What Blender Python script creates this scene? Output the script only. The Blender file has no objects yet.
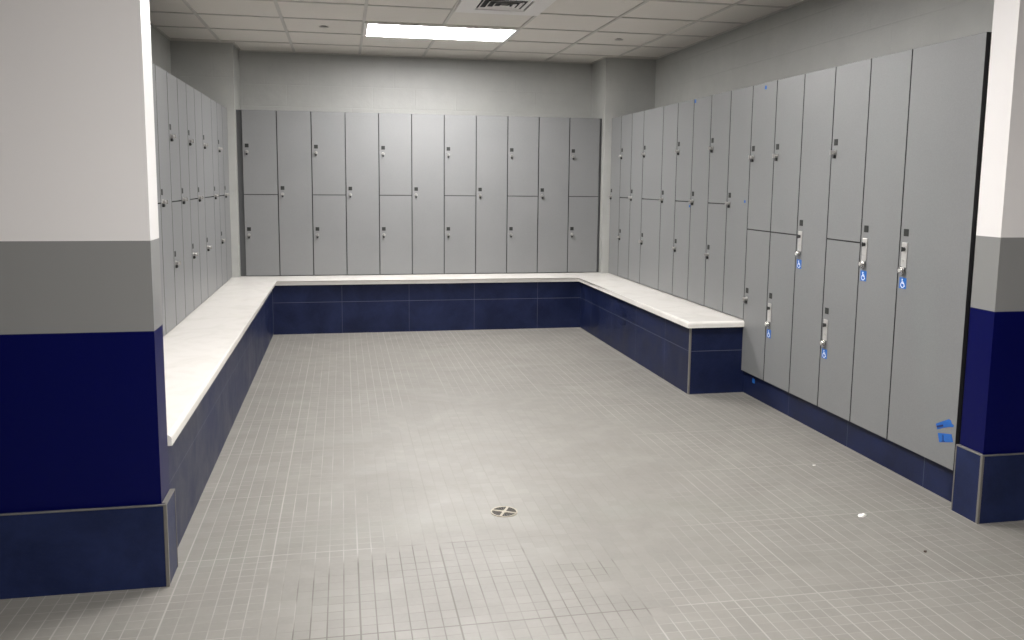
import bpy, bmesh, math, random
from mathutils import Matrix, Vector
random.seed(7)
S = bpy.context.scene
C = bpy.context.collection

# ------------------------------------------------------------------ camera
F_PX, CX, CY, H = 845.07, 508.15, 286.52, 1.3816
YAW, PITCH, ROLL = -0.1930, 0.1233, 0.0095
cy_, sy_ = math.cos(YAW), math.sin(YAW); cp_, sp_ = math.cos(PITCH), math.sin(PITCH)
fwd = Vector((-sy_*cp_, cy_*cp_, -sp_)); rgt = Vector((cy_, sy_, 0)); up = rgt.cross(fwd)
r2 = math.cos(ROLL)*rgt + math.sin(ROLL)*up
u2 = -math.sin(ROLL)*rgt + math.cos(ROLL)*up
cam_d = bpy.data.cameras.new('camera'); cam = bpy.data.objects.new('camera', cam_d); C.objects.link(cam)
m = Matrix.Identity(4)
for i in range(3):
    m[i][0] = r2[i]; m[i][1] = u2[i]; m[i][2] = -fwd[i]
m[0][3], m[1][3], m[2][3] = 0, 0, H
cam.matrix_world = m
cam_d.sensor_width = 36; cam_d.sensor_fit = 'HORIZONTAL'; cam_d.lens = F_PX*36/1024
cam_d.shift_x = (512-CX)/1024; cam_d.shift_y = (CY-320)/1024
cam_d.clip_start = 0.05
S.camera = cam

# ------------------------------------------------------------------ light and exposure
W = bpy.data.worlds.new('world'); S.world = W; W.use_nodes = True
W.node_tree.nodes['Background'].inputs[0].default_value = (0.75, 0.8, 0.9, 1)
W.node_tree.nodes['Background'].inputs[1].default_value = 0.02
LAMPS = (24.0, 24.5, 29.0)   # radiance of the ceiling light lenses, back to near
S.view_settings.view_transform = 'Standard'; S.view_settings.look = 'None'
S.view_settings.exposure = 1.15; S.view_settings.gamma = 1.0
S.view_settings.use_curve_mapping = False

# ------------------------------------------------------------------ room measures (metres)
XL, XR = -1.007, 2.586            # faces of the left and right lockers
YB, YS, YW = 8.101, 8.036, 8.50   # back locker face, stub wall face, back wall
WL, WR = -1.467, 3.021            # left and right wall
XBL, XBR, YF, YE = -0.630, 2.218, 7.733, 5.1225   # bench faces
ZB, ZBO = 0.487, 0.447            # bench top / underside of its slab
ZT, ZC = 2.008, 2.584             # locker top, ceiling
SL, SR = -0.943, 2.514            # stub corners
PL, PR, PY0, PY1 = -0.618, 2.564, 2.922, 3.056    # partition ends and faces
B1, B2, B3 = 1.180, 0.8814, 0.289 # paint band heights
T = 0.6096; GX, GY = -1.0432, 7.3397
NX0, NX1, NY0 = -3.2, 5.2, -2.0   # the near part of the room, where the camera stands

# ------------------------------------------------------------------ materials
def nodes(name):
    mt = bpy.data.materials.new(name); mt.use_nodes = True
    nt = mt.node_tree
    return mt, nt, nt.nodes['Principled BSDF']
def N(nt, typ, **kw):
    n = nt.nodes.new(typ)
    for k, v in kw.items():
        setattr(n, k, v)
    return n
def math_(nt, op, a, b=None, c=None):
    n = nt.nodes.new('ShaderNodeMath'); n.operation = op
    for i, v in enumerate((a, b, c)):
        if v is None: continue
        if isinstance(v, (int, float)): n.inputs[i].default_value = v
        else: nt.links.new(v, n.inputs[i])
    return n.outputs[0]
def mixc(nt, f, a, b):
    n = nt.nodes.new('ShaderNodeMix'); n.data_type = 'RGBA'
    for i, v in ((0, f), (6, a), (7, b)):
        if isinstance(v, (int, float)): n.inputs[i].default_value = v
        elif isinstance(v, tuple): n.inputs[i].default_value = (*v, 1)
        else: nt.links.new(v, n.inputs[i])
    return n.outputs[2]
def noise(nt, vec, scale, detail=3, rough=.5, dist=0):
    n = nt.nodes.new('ShaderNodeTexNoise'); n.inputs['Scale'].default_value = scale
    n.inputs['Detail'].default_value = detail; n.inputs['Roughness'].default_value = rough
    n.inputs['Distortion'].default_value = dist
    nt.links.new(vec, n.inputs['Vector']); return n.outputs['Fac']
def ramp(nt, f, a, b):
    return N_map(nt, f, a, b)
def N_map(nt, f, a, b, c=0.0, d=1.0):
    n = nt.nodes.new('ShaderNodeMapRange'); nt.links.new(f, n.inputs[0])
    for i, v in enumerate((a, b, c, d)): n.inputs[1+i].default_value = v
    return n.outputs[0]
def bump(nt, h, bsdf, strength=.2, dist=.002):
    n = nt.nodes.new('ShaderNodeBump'); n.inputs['Strength'].default_value = strength
    n.inputs['Distance'].default_value = dist
    nt.links.new(h, n.inputs['Height']); nt.links.new(n.outputs[0], bsdf.inputs['Normal'])
def flat(name, col, rough=.5, metal=0, spec=.5, var=0, scale=30):
    mt, nt, b = nodes(name)
    b.inputs['Roughness'].default_value = rough; b.inputs['Metallic'].default_value = metal
    b.inputs['Specular IOR Level'].default_value = spec
    g = N(nt, 'ShaderNodeNewGeometry')
    f = noise(nt, g.outputs['Position'], scale, 4)
    c = mixc(nt, f, tuple(v*(1-var) for v in col), tuple(min(1, v*(1+var)) for v in col))
    nt.links.new(c, b.inputs['Base Color'])
    return mt

def linefac(nt, coord, off, step, half):
    """1 on a joint line of half width `half`, repeating every `step`"""
    t = math_(nt, 'SUBTRACT', coord, off)
    t = math_(nt, 'DIVIDE', t, step)
    t = math_(nt, 'ADD', t, 500.5)
    t = math_(nt, 'FRACT', t)
    t = math_(nt, 'SUBTRACT', t, .5)
    t = math_(nt, 'ABSOLUTE', t)
    return N_map(nt, t, half/step*.8, half/step*1.2, 1, 0)

def floor_mat():
    mt, nt, b = nodes('mosaic_floor_tile')
    g = N(nt, 'ShaderNodeNewGeometry'); P = g.outputs['Position']
    s = N(nt, 'ShaderNodeSeparateXYZ'); nt.links.new(P, s.inputs[0]); X, Y = s.outputs[0], s.outputs[1]
    st = 0.0512
    lx = linefac(nt, X, .035, st, .0019); ly = linefac(nt, Y, .0205, st, .0014)
    # the mosaic comes in sheets: their seams run a little wider
    sx = linefac(nt, X, .035, st*6, .0028); sy = linefac(nt, Y, .0205, st*12, .0026)
    brk = N_map(nt, noise(nt, P, 4, 3), .40, .64, 0.10, .95)    # cross joints come and go with wear
    ly = math_(nt, 'MULTIPLY', ly, brk)
    brk2 = N_map(nt, noise(nt, P, 2.6, 3), .34, .58, .30, 1.0)
    lx = math_(nt, 'MULTIPLY', lx, brk2)
    grout = math_(nt, 'MAXIMUM', math_(nt, 'MAXIMUM', lx, ly), math_(nt, 'MULTIPLY', math_(nt, 'MAXIMUM', sx, sy), .85))
    # per tile tone
    def cell(c, off):
        return math_(nt, 'FLOOR', math_(nt, 'DIVIDE', math_(nt, 'SUBTRACT', c, off), st))
    cb = N(nt, 'ShaderNodeCombineXYZ'); nt.links.new(cell(X, .035), cb.inputs[0]); nt.links.new(cell(Y, .0205), cb.inputs[1])
    wn = N(nt, 'ShaderNodeTexWhiteNoise', noise_dimensions='2D'); nt.links.new(cb.outputs[0], wn.inputs['Vector'])
    base = mixc(nt, wn.outputs['Value'], (.182, .174, .157), (.214, .204, .184))
    cl = noise(nt, P, 2.2, 5, .6, .6)
    base = mixc(nt, N_map(nt, cl, .30, .78), base, (.172, .162, .147))
    fine = noise(nt, P, 60, 3)
    base = mixc(nt, N_map(nt, fine, .3, .7, 0, .22), base, (.23, .22, .198))
    # dark grime sits in the joints round the drain and across the near middle
    off = N(nt, 'ShaderNodeVectorMath', operation='SUBTRACT'); nt.links.new(P, off.inputs[0]); off.inputs[1].default_value = (.36, 2.64, 0)
    sc = N(nt, 'ShaderNodeVectorMath', operation='MULTIPLY'); nt.links.new(off.outputs[0], sc.inputs[0]); sc.inputs[1].default_value = (1.0, 1.35, 0)
    ln = N(nt, 'ShaderNodeVectorMath', operation='LENGTH'); nt.links.new(sc.outputs[0], ln.inputs[0])
    rad = math_(nt, 'ADD', ln.outputs['Value'], math_(nt, 'MULTIPLY', noise(nt, P, 3.5, 3), .9))
    dirt = N_map(nt, rad, .95, 1.2, 1, 0)
        # scrubbed middle of the floor: joints nearly the colour of the tile
    of2 = N(nt, 'ShaderNodeVectorMath', operation='SUBTRACT'); nt.links.new(P, of2.inputs[0]); of2.inputs[1].default_value = (.75, 4.0, 0)
    sc2 = N(nt, 'ShaderNodeVectorMath', operation='MULTIPLY'); nt.links.new(of2.outputs[0], sc2.inputs[0]); sc2.inputs[1].default_value = (1.0, .55, 0)
    ln2 = N(nt, 'ShaderNodeVectorMath', operation='LENGTH'); nt.links.new(sc2.outputs[0], ln2.inputs[0])
    worn = N_map(nt, math_(nt, 'ADD', ln2.outputs['Value'], math_(nt, 'MULTIPLY', noise(nt, P, 3.0, 3), .8)), .95, 1.5, .42, .85)
    soil = math_(nt, 'MAXIMUM', dirt, N_map(nt, worn, .42, .7, .75, 0))
    gcol = mixc(nt, soil, (.32, .305, .278), (.075, .066, .052))
    vis = math_(nt, 'MAXIMUM', worn, math_(nt, 'MULTIPLY', dirt, .85))
    col = mixc(nt, math_(nt, 'MULTIPLY', grout, vis), base, gcol)
    nt.links.new(col, b.inputs['Base Color'])
    b.inputs['Specular IOR Level'].default_value = .62
    nt.links.new(N_map(nt, cl, .3, .7, .42, .58), b.inputs['Roughness'])
    bump(nt, math_(nt, 'SUBTRACT', math_(nt, 'MULTIPLY', fine, .25), grout), b, .25, .001)
    return mt

def navy_tile(name, offx, offy, offz, stepz=.6096, col=(.0045, .0080, .031)):
    mt, nt, b = nodes(name)
    g = N(nt, 'ShaderNodeNewGeometry'); P = g.outputs['Position']
    s = N(nt, 'ShaderNodeSeparateXYZ'); nt.links.new(P, s.inputs[0])
    n = N(nt, 'ShaderNodeSeparateXYZ'); nt.links.new(g.outputs['True Normal'], n.inputs[0])
    fx = linefac(nt, s.outputs[0], offx, .6060, .0016); fy = linefac(nt, s.outputs[1], offy, .6060, .0016)
    fz = linefac(nt, s.outputs[2], offz, stepz, .0018)
    ax = math_(nt, 'ABSOLUTE', n.outputs[0]); ay = math_(nt, 'ABSOLUTE', n.outputs[1])
    f = math_(nt, 'ADD', math_(nt, 'MULTIPLY', fx, ay), math_(nt, 'MULTIPLY', fy, ax))
    f = math_(nt, 'MAXIMUM', math_(nt, 'MULTIPLY', f, .75), fz)
    cl = noise(nt, P, 3.5, 6, .65, .4)
    c = mixc(nt, N_map(nt, cl, .38, .72), col, tuple(v*1.9+.004 for v in col))
    fi = noise(nt, P, 160, 3)
    c = mixc(nt, N_map(nt, fi, .55, .75, 0, .35), c, (.024, .028, .055))
    c = mixc(nt, math_(nt, 'MULTIPLY', f, .75), c, (.10, .11, .15))
    nt.links.new(c, b.inputs['Base Color'])
    nt.links.new(N_map(nt, cl, .3, .7, .34, .5), b.inputs['Roughness'])
    b.inputs['Specular IOR Level'].default_value = .22
    bump(nt, math_(nt, 'SUBTRACT', math_(nt, 'MULTIPLY', fi, .3), f), b, .3, .001)
    return mt

def block_paint(name, col, rough=.55):
    """painted concrete block: shallow joints, rolled paint"""
    mt, nt, b = nodes(name)
    g = N(nt, 'ShaderNodeNewGeometry'); P = g.outputs['Position']
    s = N(nt, 'ShaderNodeSeparateXYZ'); nt.links.new(P, s.inputs[0])
    n = N(nt, 'ShaderNodeSeparateXYZ'); nt.links.new(g.outputs['True Normal'], n.inputs[0])
    row = math_(nt, 'FLOOR', math_(nt, 'DIVIDE', math_(nt, 'SUBTRACT', s.outputs[2], 2.282-4.064), .2032))
    sh = math_(nt, 'MULTIPLY', math_(nt, 'MODULO', row, 2), .2032)
    fx = linefac(nt, math_(nt, 'ADD', s.outputs[0], sh), .1, .4064, .004)
    fy = linefac(nt, math_(nt, 'ADD', s.outputs[1], sh), .1, .4064, .004)
    fz = linefac(nt, s.outputs[2], 2.282, .2032, .004)
    ax = math_(nt, 'ABSOLUTE', n.outputs[0]); ay = math_(nt, 'ABSOLUTE', n.outputs[1])
    f = math_(nt, 'MAXIMUM', math_(nt, 'ADD', math_(nt, 'MULTIPLY', fx, ay), math_(nt, 'MULTIPLY', fy, ax)), fz)
    cl = noise(nt, P, 4, 5, .6); fi = noise(nt, P, 90, 4, .7)
    c = mixc(nt, N_map(nt, cl, .3, .7), tuple(v*.94 for v in col), tuple(v*1.05 for v in col))
    nt.links.new(c, b.inputs['Base Color'])
    b.inputs['Roughness'].default_value = rough
    h = math_(nt, 'SUBTRACT', math_(nt, 'ADD', math_(nt, 'MULTIPLY', fi, .8), math_(nt, 'MULTIPLY', noise(nt, P, 14, 4, .6), 2.5)), math_(nt, 'MULTIPLY', f, 1.2))
    bump(nt, h, b, .45, .0025)
    return mt

def paint(name, col, rough=.4, var=.02, spec=.4):
    mt, nt, b = nodes(name)
    g = N(nt, 'ShaderNodeNewGeometry'); P = g.outputs['Position']
    c = mixc(nt, noise(nt, P, 3, 5, .6), tuple(v*(1-var) for v in col), tuple(v*(1+var) for v in col))
    nt.links.new(c, b.inputs['Base Color']); b.inputs['Roughness'].default_value = rough
    b.inputs['Specular IOR Level'].default_value = spec
    bump(nt, noise(nt, P, 70, 4, .6), b, .12, .001)
    return mt

def laminate():
    mt, nt, b = nodes('grey_laminate')
    g = N(nt, 'ShaderNodeNewGeometry'); P = g.outputs['Position']
    fi = noise(nt, P, 260, 3, .7); cl = noise(nt, P, 2.5, 3)
    c = mixc(nt, N_map(nt, fi, .3, .7), (.165, .168, .170), (.200, .203, .204))
    c = mixc(nt, N_map(nt, cl, .3, .7, 0, .25), c, (.225, .225, .225))
    nt.links.new(c, b.inputs['Base Color'])
    b.inputs['Roughness'].default_value = .40; b.inputs['Specular IOR Level'].default_value = .35
    bump(nt, fi, b, .08, .0006)
    return mt

def quartz():
    mt, nt, b = nodes('white_quartz')
    g = N(nt, 'ShaderNodeNewGeometry'); P = g.outputs['Position']
    cl = noise(nt, P, 4.5, 6, .6, .8); fi = noise(nt, P, 140, 3)
    c = mixc(nt, N_map(nt, cl, .45, .75), (.75, .725, .685), (.67, .645, .60))
    c = mixc(nt, N_map(nt, fi, .6, .75, 0, .3), c, (.62, .60, .55))
    nt.links.new(c, b.inputs['Base Color'])
    b.inputs['Roughness'].default_value = .22
    return mt

def ceiling_tile():
    mt, nt, b = nodes('acoustic_tile')
    g = N(nt, 'ShaderNodeNewGeometry'); P = g.outputs['Position']
    fi = noise(nt, P, 170, 4, .7); cl = noise(nt, P, 1.6, 2)
    c = mixc(nt, N_map(nt, fi, .35, .7), (.70, .67, .62), (.80, .77, .72))
    c = mixc(nt, N_map(nt, cl, .3, .7, 0, .3), c, (.70, .67, .63))
    nt.links.new(c, b.inputs['Base Color']); b.inputs['Roughness'].default_value = .95
    bump(nt, fi, b, .4, .002)
    return mt

M = {}
M['floor'] = floor_mat()
M['bench_tile'] = navy_tile('navy_porcelain_bench', -.022, .71, .288)
M['bench_tile_end'] = navy_tile('navy_porcelain_bench_end', 2.15, .71, .288)
M['kick_tile'] = navy_tile('navy_porcelain_kick', 0, .295, .6)
M['base_tile'] = navy_tile('navy_porcelain_base', -.603, 0.1, .6, col=(.0070, .0125, .046))
M['block'] = block_paint('painted_block', (.365, .368, .35), .42)
M['white'] = paint('off_white_paint', (.70, .68, .668), .32)
M['grey'] = paint('grey_paint', (.215, .215, .210), .35)
M['blue'] = paint('royal_blue_paint', (.0015, .0026, .055), .38, spec=.12)
M['laminate'] = laminate()
M['quartz'] = quartz()
M['tile'] = ceiling_tile()
M['tbar'] = flat('grid_white', (.54, .52, .485), .5)
M['carcass'] = flat('dark_edge', (.010, .0105, .0115), .7, var=.1)
M['filler'] = flat('filler_laminate', (.085, .088, .092), .5, var=.05)
M['chrome'] = flat('brushed_chrome', (.72, .71, .69), .25, 1, var=.05)
M['nickel'] = flat('satin_nickel', (.40, .39, .375), .36, .7, var=.05)
M['dark'] = flat('dark_metal', (.03, .03, .03), .4, .3)
M['plate'] = flat('charcoal_number_plate', (.026, .028, .026), .6, spec=.2, var=.1)
M['silver_plate'] = flat('silver_plate', (.56, .55, .53), .35, .5)
M['alu'] = flat('aluminium_trim', (.23, .22, .20), .42, .6, var=.1)
M['signblue'] = flat('sign_blue', (.007, .11, .42), .4)
M['signwhite'] = flat('sign_white', (.85, .87, .9), .5)
M['tape'] = flat('blue_tape', (.008, .10, .38), .65, var=.15, scale=80)
M['ink'] = flat('ink', (.01, .02, .10), .7)
M['scrap'] = flat('paper_white', (.85, .84, .80), .8)
M['crumb'] = flat('brown_crumb', (.06, .04, .03), .8)
M['enamel'] = flat('white_enamel', (.78, .76, .74), .4)
M['coverplate'] = flat('dull_cover_plate', (.40, .38, .36), .5)
M['grate'] = flat('worn_grate', (.34, .31, .25), .42, .6, var=.2, scale=200)
M['grate_dark'] = flat('tarnished_grate', (.11, .10, .08), .6, .4, var=.2, scale=200)
M['hole'] = flat('vent_dark', (.02, .02, .02), .8)
for k_, e_ in enumerate(LAMPS):
    mt, nt, b = nodes('lamp_lens'); b.inputs['Base Color'].default_value = (.8, .8, .8, 1)
    b.inputs['Emission Color'].default_value = (1.0, .978, .964, 1); b.inputs['Emission Strength'].default_value = e_
    M['lens%d' % k_] = mt

# ------------------------------------------------------------------ mesh helpers
def bm_box(bm, lo, hi, mi=0):
    x0, y0, z0 = lo; x1, y1, z1 = hi
    v = [bm.verts.new(p) for p in ((x0,y0,z0),(x1,y0,z0),(x1,y1,z0),(x0,y1,z0),(x0,y0,z1),(x1,y0,z1),(x1,y1,z1),(x0,y1,z1))]
    fs = []
    for q in ((0,3,2,1),(4,5,6,7),(0,1,5,4),(1,2,6,5),(2,3,7,6),(3,0,4,7)):
        f = bm.faces.new([v[i] for i in q]); f.material_index = mi; fs.append(f)
    return v, fs
def bm_bevbox(bm, lo, hi, bev, mi=0, seg=1):
    v, fs = bm_box(bm, lo, hi, mi)
    es = list({e for f in fs for e in f.edges})
    r = bmesh.ops.bevel(bm, geom=es, offset=bev, segments=seg, affect='EDGES', profile=.5)
    for f in r['faces']: f.material_index = mi
def bm_cyl(bm, p0, p1, r0, r1=None, n=20, mi=0, cap=True):
    r1 = r0 if r1 is None else r1
    p0, p1 = Vector(p0), Vector(p1); d = (p1-p0).normalized()
    a = Vector((0,0,1)) if abs(d.z) < .9 else Vector((1,0,0))
    u = d.cross(a).normalized(); w = d.cross(u)
    A = [bm.verts.new(p0 + r0*(math.cos(t)*u+math.sin(t)*w)) for t in [2*math.pi*i/n for i in range(n)]]
    B = [bm.verts.new(p1 + r1*(math.cos(t)*u+math.sin(t)*w)) for t in [2*math.pi*i/n for i in range(n)]]
    for i in range(n):
        f = bm.faces.new((A[i], A[(i+1)%n], B[(i+1)%n], B[i])); f.material_index = mi; f.smooth = True
    if cap:
        f = bm.faces.new(A[::-1]); f.material_index = mi
        f = bm.faces.new(B); f.material_index = mi
def bm_prism(bm, pts, z0, z1, mi=0):
    A = [bm.verts.new((x, y, z0)) for x, y in pts]; B = [bm.verts.new((x, y, z1)) for x, y in pts]
    n = len(pts); fs = []
    for i in range(n):
        f = bm.faces.new((A[i], A[(i+1)%n], B[(i+1)%n], B[i])); f.material_index = mi
    f0 = bm.faces.new(A[::-1]); f1 = bm.faces.new(B); f0.material_index = mi; f1.material_index = mi
    return A, B, f0, f1
def mesh(name, bm, mats):
    bmesh.ops.recalc_face_normals(bm, faces=bm.faces)
    me = bpy.data.meshes.new(name); bm.to_mesh(me); bm.free()
    for q in (mats if isinstance(mats, (list, tuple)) else [mats]): me.materials.append(M[q])
    return me
def obj(name, me, parent=None, loc=(0,0,0)):
    o = bpy.data.objects.new(name, me); C.objects.link(o); o.location = loc
    if parent: o.parent = parent
    return o
def tag(o, label=None, cat=None, group=None, kind=None):
    if label: o['label'] = label
    if cat: o['category'] = cat
    if group: o['group'] = group
    if kind: o['kind'] = kind
    return o
def struct(name, bm, mats, label=None):
    o = obj(name, mesh(name, bm, mats)); o['kind'] = 'structure'
    if label: o['label'] = label
    o['category'] = 'wall' if name.startswith('wall') else name.split('_')[0]
    return o
def thing(name, label, cat, loc=(0,0,0), rz=0, group=None):
    o = obj(name, None, None, loc); o.rotation_euler = (0, 0, rz)
    return tag(o, label, cat, group)

# ------------------------------------------------------------------ the setting
bm = bmesh.new(); bm_box(bm, (NX0-.15, NY0-.15, -.06), (NX1+.15, YW+.15, 0))
struct('floor', bm, 'floor', 'warm grey two-inch mosaic tile floor with pale joints')

# back wall with the two stub returns
bm = bmesh.new()
bm_prism(bm, [(WL-.15, YW+.15), (WL-.15, YS), (SL, YS), (SL, YW), (SR, YW), (SR, YS), (WR+.15, YS), (WR+.15, YW+.15)], 0, ZC)
struct('wall_back', bm, 'block', 'painted block back wall with a shallow alcove for the lockers')
bm = bmesh.new(); bm_box(bm, (WL-.15, PY1, 0), (WL, YS, ZC)); struct('wall_left', bm, 'block', 'painted block wall above the left lockers')
bm = bmesh.new(); bm_box(bm, (WR, PY1, 0), (WR+.15, YS, ZC)); struct('wall_right', bm, 'block', 'painted block wall above the right lockers')

def partition(name, x0, x1, label):
    bm = bmesh.new()
    for z0, z1, mi in ((0, B2, 2), (B2, B1, 1), (B1, ZC, 0)):
        bm_box(bm, (x0, PY0, z0), (x1, PY1, z1), mi)
    struct(name, bm, ['white', 'grey', 'blue'], label)
partition('wall_front_left', NX0, PL, 'off-white, grey and royal blue partition wall at the left')
partition('wall_front_right', PR, NX1, 'off-white, grey and royal blue partition wall at the right')
def near_wall(name, lo, hi, label):
    bm = bmesh.new()
    for z0, z1, mi in ((0, B2, 2), (B2, B1, 1), (B1, ZC, 0)):
        bm_box(bm, (lo[0], lo[1], z0), (hi[0], hi[1], z1), mi)
    struct(name, bm, ['white', 'grey', 'blue'], label)
near_wall('wall_near_left', (NX0-.15, NY0), (NX0, PY1), 'side wall of the near passage, left')
near_wall('wall_near_right', (NX1, NY0), (NX1+.15, PY1), 'side wall of the near passage, right')
near_wall('wall_near_back', (NX0-.15, NY0-.15), (NX1+.15, NY0), 'wall behind the viewer')

# tiled base on the partitions, with aluminium edging
def base(name, side):
    p = .017; bm = bmesh.new()
    if side < 0:
        bm_prism(bm, [(NX0, PY0), (NX0, PY0-p), (PL+p, PY0-p), (PL+p, PY1), (PL, PY1), (PL, PY0)], 0, B3)
    else:
        bm_prism(bm, [(NX1, PY0), (NX1, PY0-p), (PR-p, PY0-p), (PR-p, PY1), (PR, PY1), (PR, PY0)], 0, B3)
    struct(name, bm, 'base_tile', 'navy tile base course of the %s partition' % ('left' if side < 0 else 'right'))
    bm = bmesh.new()
    cx = (PL+p) if side < 0 else (PR-p); s = -side
    # vertical corner profile, top profiles, far end profile
    def bb(xa, ya, xb, yb, z0, z1):
        bm_bevbox(bm, (min(xa, xb), min(ya, yb), z0), (max(xa, xb), max(ya, yb), z1), .0012)
    bb(cx+s*.0025, PY0-p-.0025, cx-s*.009, PY0-p+.009, 0, B3+.002)
    bb(cx+s*.0020, PY1-.004, cx-s*.006, PY1+.002, 0, B3+.002)
    bb(cx+s*.0020, PY0-p, cx-s*.004, PY1, B3-.003, B3+.003)
    xe = NX0 if side < 0 else NX1
    bb(xe, PY0-p-.0020, cx, PY0-p+.004, B3-.003, B3+.003)
    bb(cx-s*(p-.001), PY0-.001, cx, PY1, B3+.0005, B3+.0025)
    return bm
for nm, sd, tn in (('baseboard_left', -1, 'trim_1'), ('baseboard_right', 1, 'trim_2')):
    struct(tn, base(nm, sd), 'alu', 'aluminium edging on the %s partition base' % ('left' if sd < 0 else 'right'))

# tiled kerb that carries the tall lockers
bm = bmesh.new(); bm_box(bm, (XR+.024, PY1, 0), (WR, YE-.001, .146))
struct('baseboard_kerb', bm, 'kick_tile', 'navy tile toe kick under the tall right lockers')

# ceiling: lay-in tiles on a T-bar grid
bm = bmesh.new()
cells = {}
light_cells = {(2, 0), (3, 0), (2, 5), (3, 5), (2, 11), (3, 11), (2,17),(3,17)}
bm_box(bm, (NX0-.15, NY0-.15, ZC+.004), (NX1+.15, YW+.15, ZC+.08), 0)
bw = .0115
x = GX
xs = [GX+i*T for i in range(-5, 12) if NX0 < GX+i*T < NX1]
ys = [GY-j*T for j in range(-2, 17) if NY0 < GY-j*T < YW]
for x in xs:
    bm_box(bm, (x-bw, NY0, ZC-.003), (x+bw, YW, ZC+.006), 1)
for y in ys:
    bm_box(bm, (NX0, y-bw, ZC-.0025), (NX1, y+bw, ZC+.006), 1)
# wall angle round the edges
for lo, hi in (((WL, PY1), (WL+.02, YS)), ((WR-.02, PY1), (WR, YS)), ((SL, YW-.02), (SR, YW)), ((WL, YS-.02), (SL, YS)), ((SR, YS-.02), (WR, YS)),
               ((SL, YS), (SL+.02, YW)), ((SR-.02, YS), (SR, YW))):
    bm_box(bm, (lo[0], lo[1], ZC-.004), (hi[0], hi[1], ZC+.005), 1)
struct('ceiling', bm, ['tile', 'tbar'], 'suspended ceiling of square acoustic tiles')

# ------------------------------------------------------------------ ceiling lights
def light(i, j, label, lens):
    x0, x1 = GX+i*T, GX+(i+2)*T; y1 = GY-j*T; y0 = y1-T
    t = thing('ceiling_light', label, 'ceiling light', ((x0+x1)/2, (y0+y1)/2, ZC-.004), 0, 'ceiling troffers')
    a, c = T, T/2; bm = bmesh.new()
    f1 = .030
    for lo, hi in (((-a+.004, -c+.004), (a-.004, -c+f1)), ((-a+.004, c-f1), (a-.004, c-.004)), ((-a+.004, -c+f1), (-a+f1+.004, c-f1)), ((a-f1-.004, -c+f1), (a-.004, c-f1))):
        bm_bevbox(bm, (lo[0], lo[1], -.009), (hi[0], hi[1], .004), .002)
    obj('frame', mesh('light_frame', bm, 'enamel'), t)
    bm = bmesh.new(); bm_box(bm, (-a+f1, -c+f1, -.006), (a-f1, c-f1, .002))
    obj('lens', mesh('light_lens', bm, lens), t)
light(2, 0, 'glowing white rectangular ceiling light above the back of the room', 'lens0')
light(2, 5, 'rectangular ceiling light over the middle of the floor, nearer the viewer', 'lens1')
light(2, 10, 'rectangular ceiling light above the near passage', 'lens2')

# square supply diffuser
x0, y1 = GX+3*T, GY-2*T
t = thing('air_diffuser', 'square white ceiling air diffuser with dark louvred centre', 'vent', (x0+T/2, y1-T/2, ZC-.004))
bm = bmesh.new(); a = T/2-.004; b_ = .175
for lo, hi in (((-a, -a), (a, -b_)), ((-a, b_), (a, a)), ((-a, -b_), (-b_, b_)), ((b_, -b_), (a, b_))):
    bm_box(bm, (lo[0], lo[1], -.014), (hi[0], hi[1], .003))
obj('frame', mesh('diffuser_frame', bm, 'enamel'), t)
bm = bmesh.new(); bm_box(bm, (-b_, -b_, -.002), (b_, b_, .003)); obj('duct', mesh('diffuser_duct', bm, 'hole'), t)
bm = bmesh.new()
for k in range(4):
    r = .160-.042*k
    z = -.012-.003*k
    for s in (-1, 1):
        for ax in (0, 1):
            A = [(-r, s*r), (r, s*r), (r-.016, s*(r-.016)), (-r+.016, s*(r-.016))]
            if ax: A = [(q, p_) for p_, q in A]
            vv = [bm.verts.new((p_[0], p_[1], z + (0 if n < 2 else .010))) for n, p_ in enumerate(A)]
            vw = [bm.verts.new((p_[0], p_[1], z + .0015 + (0 if n < 2 else .010))) for n, p_ in enumerate(A)]
            bm.faces.new(vv); bm.faces.new(vw[::-1])
            for n in range(4): bm.faces.new((vv[n], vv[(n+1)%4], vw[(n+1)%4], vw[n]))
obj('louver', mesh('diffuser_louver', bm, 'enamel'), t)

for x, y, l in ((GX+1.5*T, GY-T/2, 'small round sprinkler head in the ceiling left of the light'), (GX+5.5*T, GY-T/2, 'small round sprinkler head in the ceiling right of the light')):
    t = thing('sprinkler_head', l, 'sprinkler', (x, y, ZC+.004), 0, 'ceiling sprinklers')
    bm = bmesh.new(); bm_cyl(bm, (0,0,0), (0,0,-.006), .022, .022, 28); obj('cup', mesh('sprinkler_cup', bm, 'dark'), t)
    bm = bmesh.new(); bm_cyl(bm, (0,0,-.006), (0,0,-.0085), .037, .036, 32); obj('cover_plate', mesh('cover_plate', bm, 'coverplate'), t)

# ------------------------------------------------------------------ bench
t = thing('bench', 'built-in bench round three sides, white quartz top on navy tile', 'bench', (0, 0, 0))
ov = .026; e = .0015
bm = bmesh.new()
pts = [(WL+e, PY1+e), (WL+e, YS-e), (SL+e, YS-e), (SL+e, YW-e), (SR-e, YW-e), (SR-e, YS-e), (WR-e, YS-e), (WR-e, YE+e), (XR-e, YE+e), (XR-e, YE-ov),
       (XBR-ov, YE-ov), (XBR-ov, YF-ov), (XBL+ov, YF-ov), (XBL+ov, PY1+e)]
A, B, f0, f1 = bm_prism(bm, pts, ZBO, ZB)
es = []
front = [(9, 10), (10, 11), (11, 12), (12, 13)]
for i, j in front:
    es.append(bm.edges.get((B[i], B[j])))
bmesh.ops.bevel(bm, geom=es, offset=.017, segments=6, affect='EDGES', profile=.5)
top = obj('bench_top', mesh('bench_top', bm, 'quartz'), t)
bm = bmesh.new()
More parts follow.
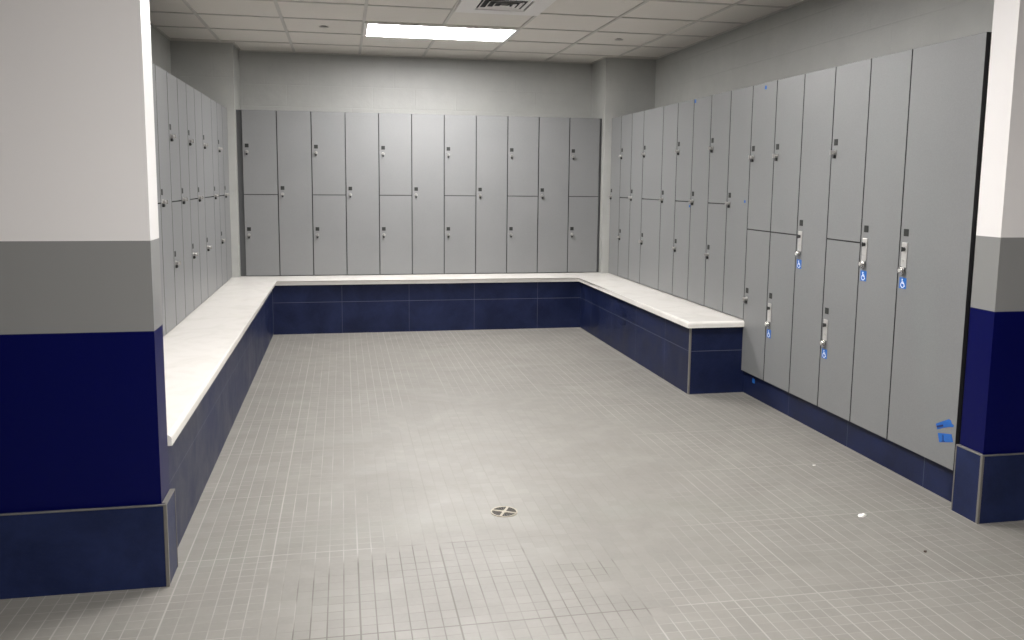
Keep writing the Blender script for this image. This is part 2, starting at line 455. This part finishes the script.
pts = [(WL+e, PY1+e), (WL+e, YS-e), (SL+e, YS-e), (SL+e, YW-e), (SR-e, YW-e), (SR-e, YS-e), (WR-e, YS-e), (WR-e, YE),
       (XBR, YE), (XBR, YF), (XBL, YF), (XBL, PY1+e)]
bm_prism(bm, pts, 0, ZBO)
for f in bm.faces:
    if abs(f.calc_center_median().y-YE) < .01: f.material_index = 1      # the narrow end is one tile wide
obj('tiled_base', mesh('tiled_base', bm, ['bench_tile', 'bench_tile_end']), t)
bm = bmesh.new(); bm_bevbox(bm, (XBR-.003, YE-.003, 0), (XBR+.010, YE+.010, ZBO-.001), .002); tr = obj('edge_trim', mesh('edge_trim', bm, 'alu'), t)
tr['label'] = 'aluminium corner edging'

# ------------------------------------------------------------------ lockers
GAP = .0065; DT = .019
cache = {}
def body_mesh(w, h, d):
    k = ('body', round(w, 3), round(h, 3), round(d, 3))
    if k not in cache:
        bm = bmesh.new(); bm_box(bm, (.001, DT+.003, 0), (w-.001, d, h-.001))
        # door bumpers and divider edges sit just behind the doors
        cache[k] = mesh('locker_body', bm, 'carcass')
    return cache[k]
def door_mesh(w, h):
    k = ('door', round(w, 3), round(h, 3))
    if k not in cache:
        bm = bmesh.new(); bm_bevbox(bm, (GAP/2, 0, 0), (w-GAP/2, DT, h), .0008)
        bm.normal_update()
        for f in bm.faces: f.material_index = 0 if abs(f.normal.y) > .9 else 1     # compact laminate shows its black core on the edges
        cache[k] = mesh('locker_door', bm, ['laminate', 'carcass'])
    return cache[k]
# number plate: a small dark plate with a slightly raised rim
bm = bmesh.new(); bm_bevbox(bm, (-.017, -.0022, -.017), (.017, 0, .017), .0008)
PLATE = mesh('number_plate', bm, 'plate')
# keyed turn knob; hasp lug coloured dark and enlarged to deepen the knob's shadow
bm = bmesh.new()
bm_cyl(bm, (0,0,0), (0,-.006,0), .0150, .0140, 24)
bm_cyl(bm, (0,-.006,0), (0,-.024,0), .0105, .0095, 20)
bm_bevbox(bm, (-.0035, -.033, -.012), (.0035, -.020, .013), .0012)
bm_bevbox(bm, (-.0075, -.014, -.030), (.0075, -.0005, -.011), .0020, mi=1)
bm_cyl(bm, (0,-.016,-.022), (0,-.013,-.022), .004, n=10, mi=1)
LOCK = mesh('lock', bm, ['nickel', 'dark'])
# lever plate of the accessible lockers
bm = bmesh.new(); bm_bevbox(bm, (-.019, -.005, -.058), (.019, 0, .058), .0018, seg=2)
bm_bevbox(bm, (-.004, -.009, -.030), (.004, -.004, -.020), .001)
HPLATE = mesh('handle_plate', bm, 'silver_plate')
bm = bmesh.new()
bm_cyl(bm, (0,-.004,0), (0,-.015,0), .010, .0085, 20); bm_bevbox(bm, (-.0028, -.020, -.011), (.0028, -.013, .011), .001)
KEY = mesh('key_cylinder', bm, 'dark')
bm = bmesh.new()
bm_cyl(bm, (0,0,0), (0,-.010,0), .012, .012, 20); bm_cyl(bm, (0,-.010,0), (0,-.014,0), .0195, .0195, 30); bm_cyl(bm, (0,-.014,0), (0,-.024,0), .0165, .0145, 30)
bm_cyl(bm, (0,-.024,0), (0,-.0255,0), .0085, .0085, 20, mi=1)
KNOB = mesh('round_knob', bm, ['chrome', 'silver_plate'])
def sign_mesh():
    bm = bmesh.new(); bm_box(bm, (-.025, -.0008, -.026), (.025, 0, .026), 0)
    y0, y1 = -.0014, -.0007
    def seg(p, q, w):
        p, q = Vector(p), Vector(q); d = (q-p).normalized(); n = Vector((-d.y, d.x))*w/2
        c = [p-n, q-n, q+n, p+n]
        a = [bm.verts.new((v.x, y0, v.y)) for v in c]; b = [bm.verts.new((v.x, y1, v.y)) for v in c]
        fs = [bm.faces.new(a), bm.faces.new(b[::-1])] + [bm.faces.new((a[i], b[i], b[(i+1)%4], a[(i+1)%4])) for i in range(4)]
        for f in fs: f.material_index = 1
    bm_cyl(bm, (-.0045, y1, .0165), (-.0045, y0, .0165), .0037, n=16, mi=1)
    seg((-.0045, .012), (-.0035, -.003), .0046)
    seg((-.004, .005), (.007, .005), .0032)
    seg((-.0035, -.001), (.009, -.001), .0042)
    seg((.008, .000), (.0125, -.0135), .0040)
    seg((.0115, -.0135), (.0165, -.0125), .0032)
    pr = None
    for i in range(15):
        an = math.radians(128 + i*(358-128)/14)
        q = (-.001+.0125*math.cos(an), -.0085+.0125*math.sin(an))
        if pr: seg(pr, q, .0034)
        pr = q
    return mesh('accessibility_sign', bm, ['signblue', 'signwhite'])
SIGN = sign_mesh()
def filler_mesh(w, h, mat='filler'):
    k = ('fill', round(w, 3), round(h, 3), mat)
    if k not in cache:
        bm = bmesh.new(); bm_box(bm, (0, 0, 0), (w, .02, h)); cache[k] = mesh('filler_panel', bm, mat)
    return cache[k]

ORD = ['', 'first', 'second', 'third', 'fourth', 'fifth', 'sixth', 'seventh', 'eighth', 'ninth', 'tenth', 'eleventh', 'twelfth', 'thirteenth', 'fourteenth', 'fifteenth']
def locker(w, zbase, depth, split, loc, rz, label, group, acc_upper=False, acc_lower=False, tall=False, fill=None):
    t = thing('locker', label, 'locker', (loc[0], loc[1], zbase), rz, group)
    h = ZT-zbase
    obj('body', body_mesh(w, h, depth), t)
    zmid = (1.090 if tall else 1.244)-zbase
    def door(z0, z1, zk, acc):
        d = obj('door', door_mesh(w, z1-z0), t, (0, 0, z0))
        zk -= zbase+z0
        if acc:
            x = .041
            obj('number_plate', PLATE, d, (x+.002, 0, zk+.178))
            hp = obj('handle_plate', HPLATE, d, (x, 0, zk+.073))
            kc = obj('key_cylinder', KEY, d, (x, 0, zk+.100))
            obj('knob', KNOB, d, (x-.001, 0, zk)); s = obj('accessibility_sign', SIGN, d, (x, 0, zk-.060))
            s['label'] = 'blue and white wheelchair symbol sticker'
        else:
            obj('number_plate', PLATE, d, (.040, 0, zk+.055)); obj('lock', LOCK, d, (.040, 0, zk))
    if split:
        g = .0025
        door(zmid+g, h-.001, 1.552 if tall else 1.632, acc_upper)
        door(.0065, zmid-g, (.520 if acc_lower else .636) if tall else .872, acc_lower)
    else:
        door(.0065, h-.001, (.985 if acc_upper else 1.250), acc_upper)
    if fill:
        side, fw = fill
        f = obj('filler_panel', filler_mesh(fw, h, 'carcass' if tall else 'filler'), t, (-fw if side < 0 else w, .060 if tall else .028, 0))  # tall locker's strip is coloured black for the shadow gap beside the partition
        f['label'] = 'dark recessed filler strip'
    return t

# back row: eleven columns, odd ones split in two
bx = [-.8939 + i*(2.4884+.8939)/11 for i in range(12)]
for i in range(11):
    w = bx[i+1]-bx[i]
    sp = i % 2 == 0
    fl = (-1, bx[0]-SL-.001) if i == 0 else ((1, SR-bx[-1]-.001) if i == 10 else None)
    pos = {0: 'leftmost of the back row', 10: 'rightmost of the back row', 5: 'in the exact middle of the back row'}.get(i, ORD[i+1]+' from the left in the back row')
    lab = 'grey %s locker %s, on the bench' % ('two-door' if sp else 'single-door', pos)
    locker(w, ZB, YW-YB-.004, sp, (bx[i], YB, 0), 0, lab, 'lockers along the back wall', fill=fl)

# right wall, from the far corner towards the viewer
ry = [8.034, 7.739, 7.435, 7.127, 6.668, 6.359, 6.052, 5.742, 5.433, 5.1205, 4.812, 4.500, 4.190, 3.880, 3.570, 3.107]
split_r = {2, 4, 6, 8, 10, 11, 13}
for i in range(1, 16):
    w = ry[i-1]-ry[i]; tall = i >= 10; sp = i in split_r
    wide = i in (4, 15)
    if not tall:
        lab = 'grey %s%s locker on the right bench, %s' % ('wide ' if wide else '', 'two-door' if sp else 'single-door',
              {1: 'in the far corner', 9: 'nearest the bench end'}.get(i, ORD[i]+' from the far corner'))
    else:
        lab = {10: 'tall grey two-door locker right beside the bench end, plain locks only',
               11: 'tall grey two-door locker with a low wheelchair sign, second past the bench end',
               12: 'tall grey one-door locker with a wheelchair sign, third past the bench end',
               13: 'tall grey two-door locker with a wheelchair sign, fourth past the bench end',
               14: 'tall narrow grey one-door locker with a wheelchair sign, next to the widest locker',
               15: 'widest tall grey locker, beside the right partition, blue tape at its foot'}[i]
    locker(w, .147 if tall else ZB, WR-XR-.004, sp, (XR, ry[i-1], 0), -math.pi/2, lab,
           'tall right wall lockers' if tall else 'right bench lockers', acc_upper=i in (12, 14, 15), acc_lower=i in (11, 13), tall=tall,
           fill=(1, ry[15]-PY1-.002) if i == 15 else None)

# left wall, from the far corner towards the viewer
ly = [8.034, 7.70, 7.39, 7.08, 6.62, 6.31, 6.00, 5.69, 5.375, 5.062, 4.752, 4.442, 4.132, 3.822, 3.512, 3.202]
for i in range(1, 16):
    w = ly[i-1]-ly[i]; sp = i % 2 == 0
    wide = i == 4
    if i <= 10:
        lab = 'grey %s%s locker on the left bench, %s' % ('wide ' if wide else '', 'two-door' if sp else 'single-door',
              {1: 'in the far corner', 10: 'only a sliver showing behind the partition'}.get(i, ORD[i]+' from the far corner'))
    else:
        lab = 'grey %s left bench locker hidden by the partition, %s from the far corner' % ('two-door' if sp else 'single-door', ORD[i])
    locker(w, ZB, XL-WL-.004, sp, (XL, ly[i], 0), math.pi/2, lab, 'left bench lockers',
           fill=(-1, ly[15]-PY1-.003) if i == 15 else None)

# ------------------------------------------------------------------ floor drain
DX, DY = .648, 3.357
t = thing('floor_drain', 'round metal floor drain grate in the mosaic floor', 'drain', (DX, DY, 0))
bm = bmesh.new(); bm_cyl(bm, (0,0,.0002), (0,0,.0012), .052, .052, 40); obj('sump', mesh('drain_sump', bm, 'hole'), t)
bm = bmesh.new()
def ring(bm, r0, r1, z0, z1, a0=0, a1=360, n=40):
    full = abs(a1-a0) >= 360
    A = []
    for i in range(n + (0 if full else 1)):
        an = math.radians(a0+(a1-a0)*i/n); c, s = math.cos(an), math.sin(an)
        A.append([bm.verts.new((r*c, r*s, z)) for r, z in ((r0, z0), (r1, z0), (r1, z1), (r0, z1))])
    m_ = len(A)
    for i in range(m_ if full else m_-1):
        p_, q = A[i], A[(i+1) % m_]
        for k in range(4): bm.faces.new((p_[k], q[k], q[(k+1)%4], p_[(k+1)%4]))
    if not full:
        bm.faces.new(A[0]); bm.faces.new(A[-1][::-1])
ring(bm, .051, .057, .0, .0032)
obj('rim', mesh('drain_rim', bm, 'grate'), t)
bm = bmesh.new()
for k in range(4):                                    # four bright spokes, slotted quadrants between them
    an = math.radians(62+90*k); c, s = math.cos(an), math.sin(an); w_ = .0050
    bm_prism(bm, [(-s*w_, c*w_), (.051*c-s*w_, .051*s+c*w_), (.051*c+s*w_, .051*s-c*w_), (s*w_, -c*w_)], .0013, .0034)
    for j in range(4):
        aa = math.radians(62+90*k+20+16.7*j); c2, s2 = math.cos(aa), math.sin(aa); w2 = .0016
        bm_prism(bm, [(.016*c2-s2*w2*.6, .016*s2+c2*w2*.6), (.051*c2-s2*w2*1.3, .051*s2+c2*w2*1.3), (.051*c2+s2*w2*1.3, .051*s2-c2*w2*1.3), (.016*c2+s2*w2*.6, .016*s2-c2*w2*.6)], .0013, .0022, mi=1)
bm_cyl(bm, (0,0,.0013), (0,0,.0038), .012, .011, 20)
obj('grate', mesh('drain_grate', bm, ['grate', 'grate_dark']), t)

# ------------------------------------------------------------------ tape and scraps
def tape(pts, label, x=XR, mark=None, mat='tape', th=.0006):
    """pts: (y, z) outline on the right locker face, slightly curled"""
    cy0 = sum(p_[0] for p_ in pts)/len(pts); cz0 = sum(p_[1] for p_ in pts)/len(pts)
    bm = bmesh.new(); n = len(pts)
    A = [bm.verts.new((-th-(.0015 if i % 3 == 1 else 0), y-cy0, z-cz0)) for i, (y, z) in enumerate(pts)]
    B = [bm.verts.new((0, y-cy0, z-cz0)) for y, z in pts]
    bm.faces.new(A); bm.faces.new(B[::-1])
    for i in range(n): bm.faces.new((A[i], B[i], B[(i+1)%n], A[(i+1)%n]))
    if mark:
        for (ya, za, yb, zb_, w) in mark:
            d = Vector((yb-ya, zb_-za)).normalized(); nn = Vector((-d.y, d.x))*w/2
            q = [(ya-nn.x, za-nn.y), (yb-nn.x, zb_-nn.y), (yb+nn.x, zb_+nn.y), (ya+nn.x, za+nn.y)]
            a = [bm.verts.new((-th-.0022, y-cy0, z-cz0)) for y, z in q]; b = [bm.verts.new((-th, y-cy0, z-cz0)) for y, z in q]
            fs = [bm.faces.new(a), bm.faces.new(b[::-1])]+[bm.faces.new((a[i], b[i], b[(i+1)%4], a[(i+1)%4])) for i in range(4)]
            for f in fs: f.material_index = 1
    o = obj('tape_piece', mesh('tape', bm, [mat, 'ink']), None, (x, cy0, cz0))
    return tag(o, label, 'tape', 'blue tape scraps')
tape([(3.238, .327), (3.200, .348), (3.158, .371), (3.146, .367), (3.140, .356), (3.126, .352), (3.128, .343), (3.150, .338), (3.190, .322), (3.226, .304)],
     'slanted torn piece of blue tape low on the widest locker', mark=[(3.228, .317, 3.190, .333, .008)])
tape([(3.222, .290), (3.136, .309), (3.123, .277), (3.208, .251)],
     'square piece of blue tape with a dark mark, lowest on the widest locker', mark=[(3.187, .292, 3.183, .262, .003), (3.192, .261, 3.174, .266, .003)])
def dab(y, z, s, label, x=XR, k=1.0):
    return tape([(y-s, z-s*k), (y+s, z-s*.9*k), (y+s*.9, z+s*k), (y-s*.9, z+s*.8*k)], label, x)
dab(6.030, 1.990, .013, 'tiny blue tape dab at the top edge of the right bench lockers')
dab(4.953, 1.978, .012, 'tiny blue tape dab near the top of the locker beside the bench end')
dab(5.168, 1.268, .009, 'tiny blue tape dab halfway up the locker nearest the bench end')
dab(6.070, 1.212, .010, 'tiny blue tape dab beside a lock of the right bench lockers')
dab(4.985, .110, .016, 'small blue tape dab on the navy toe kick', x=XR+.024)

def scrap(name, x, y, pts, h, mat, label, cat):
    bm = bmesh.new(); n = len(pts)
    A = [bm.verts.new((p_[0], p_[1], 0)) for p_ in pts]
    B = [bm.verts.new((p_[0]*.8, p_[1]*.8, h*(.4+.6*((i*37) % 5)/4))) for i, p_ in enumerate(pts)]
    tp = bm.verts.new((0, 0, h))
    bm.faces.new(A[::-1])
    for i in range(n):
        bm.faces.new((A[i], A[(i+1)%n], B[(i+1)%n], B[i])); bm.faces.new((B[i], B[(i+1)%n], tp))
    o = obj(name, mesh(name, bm, mat), None, (x, y, .0003)); return tag(o, label, cat)
scrap('paper_scrap', 2.125, 3.061, [(-.022,-.008), (-.004,-.014), (.012,-.006), (.024,.004), (.012,.011), (-.006,.005), (-.016,.008)], .010, 'scrap', 'small crumpled white paper scrap on the floor near the tall lockers', 'litter')
scrap('paper_fleck', 2.273, 3.683, [(-.008,-.005), (.002,-.006), (.009,.0), (.004,.006), (-.006,.004)], .004, 'scrap', 'tiny white fleck on the floor close to the toe kick', 'litter')
scrap('crumb', 2.153, 2.703, [(-.006,-.004), (.001,-.006), (.007,-.001), (.004,.005), (-.004,.004)], .006, 'crumb', 'tiny dark brown crumb on the mosaic floor at the lower right', 'litter')
